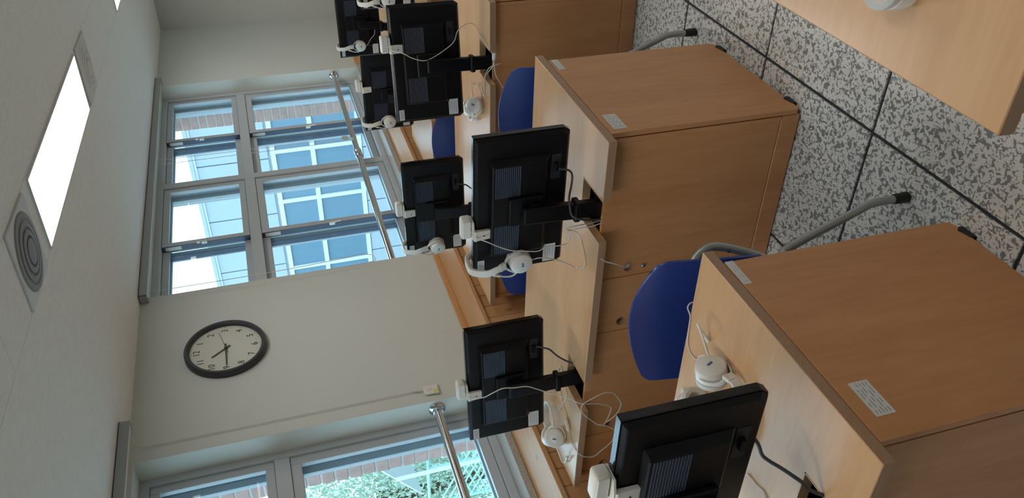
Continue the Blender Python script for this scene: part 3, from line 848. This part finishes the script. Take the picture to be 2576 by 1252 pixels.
def chair(label, x, y, rz=0.0):
    """sitter faces -x; origin on the floor under the backrest"""
    r = thing('chair', label, 'chair', (x, y, 0), rz, 'blue plastic chairs')
    # backrest shell: curved, rounded corners
    def shell(w, z0, z1, cor, depth, lean, th):
        mb = MB()
        nu, nv = 24, 26
        grid = []
        for side in (0, 1):
            g = []
            for j in range(nv + 1):
                v = 1 - (1 - j / nv) ** 2.2
                z = z0 + (z1 - z0) * v
                ww = w / 2
                zz = z1 - z
                if zz < cor:
                    ww = w / 2 - cor + math.sqrt(max(0, cor * cor - (cor - zz) ** 2))
                crown = 0.0
                row = []
                for i in range(nu + 1):
                    u = -1 + 2 * i / nu
                    yy = u * ww
                    xx = -depth * (yy / (w / 2)) ** 2 + lean * (v - 0.5) + (th if side else 0)
                    zq = z + (1 - u * u) * 0.034 * v ** 2
                    row.append(mb.bm.verts.new((xx, yy, zq)))
                g.append(row)
            grid.append(g)
        for side, g in enumerate(grid):
            for j in range(nv):
                for i in range(nu):
                    f = (g[j][i], g[j][i + 1], g[j + 1][i + 1], g[j + 1][i])
                    mb.bm.faces.new(f if side else f[::-1])
        a, b_ = grid
        for j in range(nv):
            mb.bm.faces.new((a[j][0], b_[j][0], b_[j + 1][0], a[j + 1][0]))
            mb.bm.faces.new((a[j][nu], a[j + 1][nu], b_[j + 1][nu], b_[j][nu]))
        for i in range(nu):
            mb.bm.faces.new((a[nv][i], b_[nv][i], b_[nv][i + 1], a[nv][i + 1]))
            mb.bm.faces.new((a[0][i], a[0][i + 1], b_[0][i + 1], b_[0][i]))
        return mb
    shell(0.430, 0.50, 0.785, 0.042, 0.045, 0.045, 0.008).build('backrest', 'navy_plastic', r, smooth=True)
    # seat shell
    sp = []
    for k in range(28):
        t = 2 * math.pi * k / 28
        c_, s_ = math.cos(t), math.sin(t)
        sp.append((-0.235 + 0.205 * math.copysign(abs(c_) ** 0.5, c_), 0.215 * math.copysign(abs(s_) ** 0.5, s_)))
    MB().prism(sp, 'z', 0.432, 0.446).build('seat', 'navy_plastic', r, bevel=0.004, seg=2, smooth=True)
    R_ = 0.0125
    for q in (-1, 1):
        MB().tube(bend([(0.0, q * 0.150, 0.665), (0.024, q * 0.172, 0.640), (0.032, q * 0.192, 0.605), (0.028, q * 0.194, 0.570), (0.010, q * 0.182, 0.515), (-0.015, q * 0.172, 0.47), (-0.06, q * 0.165, 0.427)]), R_, 12).build('back_support', 'chair_tube', r, smooth=True)
        MB().lathe([(R_ + 0.0008, -0.0015), (R_ + 0.0008, 0.0015)], (0.0215, q * 0.188, 0.545), (0.28, q * 0.2, 1), 14).build('support_ring', 'rubber', r)
        MB().tube(bend([(-0.06, q * 0.165, 0.427), (-0.03, q * 0.172, 0.40), (-0.012, q * 0.180, 0.37), (-0.005, q * 0.262, 0.165), (-0.002, q * 0.276, 0.125), (-0.002, q * 0.278, 0.045)]), R_, 12).build('leg', 'chair_tube', r, smooth=True)
        MB().tube([(-0.002, q * 0.278, 0.050), (-0.002, q * 0.278, 0.004), (-0.002, q * 0.278, 0.0)], R_ + 0.003, 12, radii=[R_ + 0.002, R_ + 0.004, R_ + 0.001]).build('foot_cap', 'rubber', r, smooth=True)
        MB().tube(bend([(-0.06, q * 0.165, 0.427), (-0.32, q * 0.165, 0.425), (-0.375, q * 0.168, 0.40), (-0.40, q * 0.205, 0.17), (-0.402, q * 0.210, 0.12), (-0.402, q * 0.211, 0.045)]), R_, 12).build('leg', 'chair_tube', r, smooth=True)
        MB().tube([(-0.402, q * 0.211, 0.050), (-0.402, q * 0.211, 0.004), (-0.402, q * 0.211, 0.0)], R_ + 0.003, 12, radii=[R_ + 0.002, R_ + 0.004, R_ + 0.001]).build('foot_cap', 'rubber', r, smooth=True)
    MB().tube([(-0.25, -0.165, 0.423), (-0.25, 0.165, 0.423)], 0.009, 10).build('cross_bar', 'chair_tube', r, smooth=True)
    return r
chair('navy blue plastic chair tucked behind the nearest desk', 0.812, 0.303)
chair('navy blue plastic chair behind the aisle end of the second-row desk', ROW + 0.80, 0.290)
chair('navy blue plastic chair behind the window end of the second-row desk', ROW + 0.80, 0.965)
chair('navy blue plastic chair behind the window end of the third-row desk', 2 * ROW + 0.80, 1.08)

# ================================================================== CLOCK
ck = thing('wall_clock', 'round black-rimmed wall clock on the cream wall between the windows', 'clock', (3.045, YW, 2.13))
R0 = 0.226
MB().lathe([(R0 - 0.028, -0.012), (R0 - 0.028, -0.034), (R0 - 0.020, -0.042), (R0 - 0.008, -0.042), (R0, -0.030), (R0, -0.001), (R0 - 0.028, -0.001)], (0, 0, 0), (0, 1, 0), 64).build('rim', 'clock_rim', ck, smooth=True)
face = MB().lathe([(0, -0.014), (R0 - 0.027, -0.014), (R0 - 0.027, -0.001), (0, -0.001)], (0, 0, 0), (0, 1, 0), 64).build('dial', 'clock_face', ck)
def text_mesh(body, size):
    cu = bpy.data.curves.new('numeral', 'FONT')
    cu.body = body; cu.size = size; cu.align_x = 'CENTER'; cu.align_y = 'CENTER'; cu.extrude = 0.0004
    tmp = bpy.data.objects.new('numeral', cu)
    C.objects.link(tmp)
    bpy.context.view_layer.update()
    me = bpy.data.meshes.new_from_object(tmp.evaluated_get(bpy.context.evaluated_depsgraph_get()))
    bpy.data.objects.remove(tmp, do_unlink=True); bpy.data.curves.remove(cu)
    me.materials.clear(); me.materials.append(MATS['clock_ink'])
    return me
for h in range(1, 13):
    t = math.radians(30 * h)
    o = link('numeral', text_mesh(str(h), 0.052), face)
    o.location = (0.158 * math.sin(t), -0.0147, 0.158 * math.cos(t))
    o.rotation_euler = (math.pi / 2, 0, 0)
    o.scale = (0.92, 1, 1)
tk = MB()
for k in range(60):
    t = math.radians(6 * k)
    a, b_ = Vector((math.sin(t), 0, math.cos(t))), Vector((math.cos(t), 0, -math.sin(t)))
    ln, wd = (0.010, 0.0015) if k % 5 == 0 else (0.005, 0.0007)
    v = [tk.bm.verts.new(a * rr + b_ * ww + Vector((0, -0.0144, 0))) for rr, ww in ((0.193, -wd), (0.193 - ln, -wd), (0.193 - ln, wd), (0.193, wd))]
    tk.bm.faces.new(v)
tk.build('minute_track', 'clock_ink', face, kind='stuff')
def hand(name, deg, ln, tail, w, y):
    t = math.radians(deg)
    M = Matrix.Rotation(t, 4, 'Y')
    mb = MB().prism([(-w, -tail), (w, -tail), (w * 0.7, ln), (-w * 0.7, ln)], 'y', y - 0.0012, y)
    mb.xform(M)
    return mb.build(name, 'clock_ink', ck)
hand('hour_hand', 322.5, 0.098, 0.03, 0.0055, -0.018)
hand('minute_hand', 270, 0.145, 0.035, 0.0045, -0.021)
hand('second_hand', 76, 0.14, 0.045, 0.0013, -0.024)
MB().lathe([(0, -0.027), (0.008, -0.027), (0.008, -0.014)], (0, 0, 0), (0, 1, 0), 16).build('hub', 'clock_ink', ck)

# ================================================================== RAILS, BLINDS, LAMPS
def rail(label, x0, x1, z0, z1, coupling=None):
    y = 2.105
    r = thing('safety_rail', label, 'rail', ((x0 + x1) / 2, y, (z0 + z1) / 2))
    o = r.location
    P0, P1 = Vector((x0, y, z0)) - o, Vector((x1, y, z1)) - o
    MB().tube([P0, P1], 0.0235, 20).build('bar', 'chrome', r, smooth=True)
    for p, s_ in ((P0, 1), (P1, -1)):
        MB().lathe([(0, 0.0), (0.045, 0.0), (0.045, 0.006), (0.037, 0.013), (0.028, 0.016), (0.028, 0.030), (0, 0.030)], p, (s_, 0, 0), 28).build('flange', 'chrome', r, smooth=True)
    if coupling:
        c = Vector((coupling, y, z0 + (z1 - z0) * (coupling - x0) / (x1 - x0))) - o
        MB().lathe([(0.0235, -0.055), (0.031, -0.050), (0.031, -0.012), (0.028, -0.008), (0.028, 0.008), (0.031, 0.012), (0.031, 0.050), (0.0235, 0.055)], c, (1, 0, 0), 20).build('coupling', 'chrome', r, smooth=True)
    return r
rail('chrome safety rail across the far window', W2[0] + 0.002, W2[1] - 0.002, 1.050, 1.026, 5.25)
rail('chrome safety rail across the near window', W1[0] + 0.002, W1[1] - 0.002, 1.085, 1.075)

def blind(label, x0, x1, y0, y1, cords):
    r = thing('roller_blind', label, 'blind', ((x0 + x1) / 2, (y0 + y1) / 2, ZC))
    o = Vector(r.location)
    mb = MB().box(x0 - o.x, x1 - o.x, y0 - o.y, y0 + 0.008 - o.y, -0.052, -0.001)
    mb.box(x0 - o.x, x1 - o.x, y0 - o.y, y1 - o.y, -0.008, -0.0005)
    mb.box(x0 - o.x, x0 + 0.004 - o.x, y0 - o.y, y1 - o.y, -0.052, -0.001)
    mb.box(x1 - 0.004 - o.x, x1 - o.x, y0 - o.y, y1 - o.y, -0.052, -0.001)
    mb.build('cassette', 'blind_case', r, bevel=0.002)
    MB().tube([(x0 + 0.006 - o.x, (y0 + y1) / 2 + 0.004 - o.y, -0.032), (x1 - 0.006 - o.x, (y0 + y1) / 2 + 0.004 - o.y, -0.032)], 0.017, 14).build('roller', 'diffuser_white', r, smooth=True)
    for c in cords:
        mb = MB()
        for p in c:
            mb.tube([Vector(q) - o for q in smoothpath(p, 4)], 0.0022, 6)
        mb.build('bead_chain', 'cable_white', r, smooth=True)
    return r
b2 = blind('slim roller blind cassette above the far window', W2[0] - 0.05, W2[1] + 0.05, 1.975, 2.038,
           [[[(5.365, 2.005, 2.56), (5.358, 2.005, 2.2), (5.352, 2.005, 1.6), (5.345, 2.005, 1.12), (5.34, 2.005, 1.075), (5.32, 2.005, 1.068), (5.302, 2.005, 1.09), (5.295, 2.005, 1.5), (5.29, 2.005, 2.2), (5.285, 2.005, 2.56)]],
            [[(3.675, 2.005, 2.56), (3.674, 2.005, 2.1), (3.682, 2.005, 1.7), (3.705, 2.005, 1.33), (3.712, 2.005, 1.24), (3.69, 2.005, 1.19), (3.65, 2.005, 1.175), (3.615, 2.005, 1.22), (3.605, 2.006, 1.6), (3.605, 2.006, 2.1), (3.615, 2.005, 2.56)]]])
MB().tube([Vector((5.345, 2.005, 1.10)) - b2.location, Vector((5.338, 2.005, 1.06)) - b2.location], 0.006, 8).build('chain_clip', 'white_plastic', b2, smooth=True)
MB().lathe([(0.0, -0.003), (0.03, -0.002), (0.03, 0.002), (0, 0.003)], Vector((5.36, 2.008, 1.12)) - b2.location, (0.1, 1, 0), 16).build('chain_weight', 'window_frame', b2)
b1 = blind('slim roller blind cassette above the near window, cord with a white pull tag', W1[0] - 0.1, 2.424, 1.832, 1.90,
           [[[(2.395, 2.03, 2.59), (2.42, 2.031, 2.3), (2.475, 2.031, 2.0)], ]])
# the pull cord falls from the cassette end down the wall to the tag
for o in list(b1.children):
    if o.name.startswith('bead_chain'):
        bpy.data.objects.remove(o, do_unlink=True)
cord = [(2.40, 1.90, 2.585), (2.415, 2.012, 2.56), (2.418, 2.028, 2.50), (2.42, 2.031, 2.2), (2.42, 2.031, 1.7), (2.42, 2.031, 1.19)]
MB().tube([Vector(p) - b1.location for p in smoothpath(cord, 4)], 0.0024, 6).build('pull_cord', 'cable_white', b1, smooth=True)
tg = MB().prism([(2.384, 1.128), (2.440, 1.128), (2.446, 1.115), (2.438, 1.075), (2.444, 1.048), (2.370, 1.048), (2.376, 1.075), (2.376, 1.115)], 'y', 2.026, 2.036)
tg.xform(Matrix.Translation(-Vector(b1.location)))
tg = tg.build('pull_tag', 'white_gloss', b1, bevel=0.003, seg=2, label='white plastic pull tag with a yellow band')
yb = MB().box(2.372, 2.408, 2.0252, 2.026, 1.052, 1.078); yb.xform(Matrix.Translation(-Vector(b1.location))); yb.build('tag_band', 'tag_yellow', tg)
gp = MB()
for xa, xb, za, zb in ((2.404, 2.408, 1.103, 1.112), (2.398, 2.420, 1.092, 1.0945), (2.402, 2.416, 1.085, 1.087)):
    gp.box(xa, xb, 2.0254, 2.026, za, zb)
gp.xform(Matrix.Translation(-Vector(b1.location))); gp.build('tag_print', 'print_grey', tg)
MB().tube([Vector((2.42, 2.031, 1.19)) - b1.location, Vector((2.420, 2.031, 1.172)) - b1.location, Vector((2.412, 2.031, 1.128)) - b1.location], 0.004, 8, radii=[0.003, 0.006, 0.0022]).build('cord_knob', 'cushion', b1, smooth=True)

def lamp(label, loc, L_=1.43, W_=0.30, rz=ROT):
    r = thing('ceiling_light', label, 'ceiling light', loc, rz, 'rectangular ceiling lights')
    a, b_ = L_ / 2, W_ / 2
    mb = MB()
    mb.box(-a - 0.008, a + 0.008, -b_ - 0.008, -b_, -0.006, 0.012); mb.box(-a - 0.008, a + 0.008, b_, b_ + 0.008, -0.006, 0.012)
    mb.box(-a - 0.008, -a, -b_, b_, -0.006, 0.012); mb.box(a, a + 0.008, -b_, b_, -0.006, 0.012)
    mb.build('frame', 'diffuser_white', r)
    MB().box(-a, a, -b_, b_, -0.004, 0.006).build('light_panel', 'led_panel', r)
    return r
c0 = strip(1.155, SW / 2)
lamp('long lit ceiling light above the second and third rows', (c0[0], c0[1], ZC - 0.002))
c0 = strip(4.445, SW / 2)
lamp('lit ceiling light at the upper edge of the photo', (c0[0], c0[1], ZC - 0.002))
c0 = strip(-2.2, SW / 2)  # unseen lamps from here on, added to brighten the near end
lamp('added unseen ceiling light over the near end of the room by the windows', (c0[0], c0[1], ZC - 0.002))
c0 = strip(-2.2, -2.3)
lamp('added ceiling light over the near end of the room, outside the photo', (c0[0], c0[1], ZC - 0.002))
for k, sx in enumerate((1.155, 4.445)):  # unseen lamp rows added to raise the light indoors
    for j, ty in enumerate((-2.3, -4.4)):
        c0 = strip(sx, ty)
        lamp(('near', 'far')[k] + ' added ceiling light of the ' + ('centre', 'corridor-side')[j] + ' lamp row, outside the photo', (c0[0], c0[1], ZC - 0.002))

def diffuser(label, loc, ring='diffuser_grey'):
    r = thing('air_diffuser', label, 'air vent', loc, ROT, 'round ceiling air diffusers')
    MB().box(-0.163, 0.163, -0.160, 0.160, -0.010, 0.0).build('square_plate', 'diffuser_white', r, bevel=0.003)
    MB().lathe([(0, -0.0125), (0.147, -0.0125), (0.150, -0.010)], (0, 0, 0), (0, 0, 1), 40).build('round_grille', ring, r, smooth=True)
    for k, (ra_, rb_, z) in enumerate(((0.145, 0.120, -0.014), (0.112, 0.088, -0.017), (0.080, 0.056, -0.020), (0.048, 0.0, -0.023))):
        MB().lathe([(ra_, -0.010), (ra_, z), (rb_ + 0.004, z - 0.002), (rb_, -0.010)] if rb_ else [(ra_, -0.010), (ra_, z), (0, z - 0.003)], (0, 0, 0), (0, 0, 1), 40).build('cone_ring', ring, r, smooth=True)
    return r
c0 = strip(0.157, SW / 2)
diffuser('round grey air diffuser in a white square plate at the near lamp end', (c0[0], c0[1], ZC))
c0 = strip(2.10, SW / 2)
diffuser('round white air diffuser in a white square plate at the far lamp end', (c0[0], c0[1], ZC), 'diffuser_white')

# ================================================================== OUTSIDE
structure('ground', MB().box(-30, 60, 2.6, 70, -3.6, -3.4), 'ground_grey', 'paved ground outside the windows')
# wing of the school at right angles to the windows
wg = thing('school_wing', 'pale panelled wing with a long white-framed window band', 'building', (14, 7, -3.4))
o = Vector(wg.location)
def wbox(name, m_, x0, x1, y0, y1, z0, z1, parent=None, bevel=0.0):
    mb = MB().box(x0, x1, y0, y1, z0, z1)
    mb.xform(Matrix.Translation(-o))
    return mb.build(name, m_, parent or wg, bevel=bevel)
wbox('wall', 'siding', 14.06, 22, 2.9, 11.6, -3.4, 3.12)
jy = [2.9, 4.25, 5.51, 6.785, 8.045, 9.305, 10.57, 11.6]
for a, b_ in zip(jy, jy[1:]):
    wbox('siding_panel', 'siding', 14.0, 14.06, a + 0.012, b_ - 0.012, 1.80, 3.12)
    wbox('siding_panel', 'siding', 14.0, 14.06, a + 0.012, b_ - 0.012, -1.6, -0.03)
wbox('eave', 'siding', 13.93, 22.1, 2.8, 11.7, 3.165, 3.235)
wbox('eave_board', 'white_frame_out', 13.97, 14.06, 2.9, 11.6, 3.12, 3.165)
bars = [2.9, 4.3, 5.5, 6.655, 7.79, 9.455, 10.6, 11.6]
for z in (0.03, 0.945, 1.70):
    wbox('window_bar', 'white_frame_out', 13.98, 14.05, 2.9, 11.6, z - 0.045, z + 0.045)
for y in bars:
    wbox('window_bar', 'white_frame_out', 13.985, 14.05, y - 0.04, y + 0.04, -0.02, 1.75)
for a, b_ in zip(bars, bars[1:]):
    for z0, z1 in ((0.03, 0.945), (0.945, 1.70)):
        wbox('pane', 'wing_glass', 14.02, 14.04, a + 0.04, b_ - 0.04, z0 + 0.045, z1 - 0.045)
# awning, lattice screen and pale outhouse seen through the near window
aw = thing('awning', 'white sloping awning on a post outside the near window', 'awning', (8.2, 9.9, -3.4))
o2 = Vector(aw.location)
def obox(root, name, m_, pts):
    mb = MB().hexa([Vector(p) - Vector(root.location) for p in pts])
    return mb.build(name, m_, root)
sl = [(8.0, 9.29, 0.88), (9.2, 9.85, 0.90), (9.2, 10.70, 0.22), (8.0, 10.10, 0.25)]
obox(aw, 'sloping_sheet', 'white_frame_out', [Vector(p) - Vector((0, 0, 0.03)) for p in sl] + sl)
MB().tube([Vector((8.0, 9.585, 0.64)) - o2, Vector((8.0, 9.585, -3.4)) - o2], 0.035, 10).build('post', 'white_frame_out', aw, smooth=True)
MB().tube([Vector((8.05, 9.36, 0.75)) - o2, Vector((8.4, 9.30, 0.20)) - o2, Vector((8.9, 9.75, 0.15)) - o2], 0.018, 8).build('bracket', 'steel', aw, smooth=True)
ou = thing('outhouse', 'pale outhouse wall with a mint green rail behind the awning', 'building', (12, 15.5, -3.4))
oo = Vector(ou.location)
mb = MB().box(11.5, 15.0, 13.6, 18.0, -3.4, -0.30); mb.xform(Matrix.Translation(-oo)); mb.build('wall', 'pale_render', ou)
mb = MB().box(11.4, 15.1, 13.5, 18.1, -0.30, -0.22); mb.xform(Matrix.Translation(-oo)); mb.build('roof', 'siding', ou)
mb = MB().box(11.4, 11.5, 13.6, 18.0, -1.35, -1.22); mb.xform(Matrix.Translation(-oo)); mb.build('rail', 'mint', ou)
la = thing('lattice_screen', 'mint green diagonal lattice screen below the awning', 'screen', (8.6, 9.9, -3.4))
lo = Vector(la.location)
lt = MB()
for k in range(16):
    t = k * 0.14
    lt.tube([Vector((8.6, 9.3, -2.2 + t)) - lo, Vector((8.6, 11.2, -3.4 + t + 0.5)) - lo], 0.016, 5)
    lt.tube([Vector((8.6, 9.3, -3.2 + t)) - lo, Vector((8.6, 11.2, -2.3 + t)) - lo], 0.016, 5)
lt.build('lattice_slats', 'mint', la, kind='stuff')
for y in (9.3, 10.25, 11.2):
    MB().tube([Vector((8.6, y, -3.4)) - lo, Vector((8.6, y, 0.0)) - lo], 0.03, 8).build('post', 'mint', la, smooth=True)
MB().tube([Vector((8.6, 9.3, 0.0)) - lo, Vector((8.6, 11.2, 0.0)) - lo], 0.03, 8).build('top_rail', 'mint', la, smooth=True)

def tree(label, x, y, h, rad, n, seed):
    rr = random.Random(seed)
    r = thing('tree', label, 'tree', (x, y, -3.4))
    MB().tube(smoothpath([(0, 0, 0), (0.05, 0.03, h * 0.3), (-0.04, 0.05, h * 0.6), (0, 0, h * 0.8)], 4), 0.12, 8, radii=None).build('trunk', 'trunk_bark', r, smooth=True)
    lf = MB()
    for k in range(n):
        while True:
            p = Vector((rr.uniform(-1, 1), rr.uniform(-1, 1), rr.uniform(-1, 1)))
            if 0.25 < p.length < 1:
                break
        p = Vector((p.x * rad, p.y * rad, h * 0.72 + p.z * h * 0.38))
        M = Euler((rr.uniform(0, 6), rr.uniform(0, 6), rr.uniform(0, 6))).to_matrix()
        s_ = rr.uniform(0.035, 0.065)
        lf.bm.faces.new([lf.bm.verts.new(p + M @ Vector(q) * s_) for q in ((-1, 0, 0), (0, -0.4, 0.1), (1, 0, 0), (0, 0.4, 0.1))])
    lf.build('foliage', 'leaf', r, kind='stuff')
    return r
tree('leafy tree behind the awning outside the near window', 9.6, 11.95, 5.3, 1.0, 9000, 1)
tree('second leafy tree farther left outside the near window', 7.4, 14.2, 4.9, 1.3, 8000, 2)
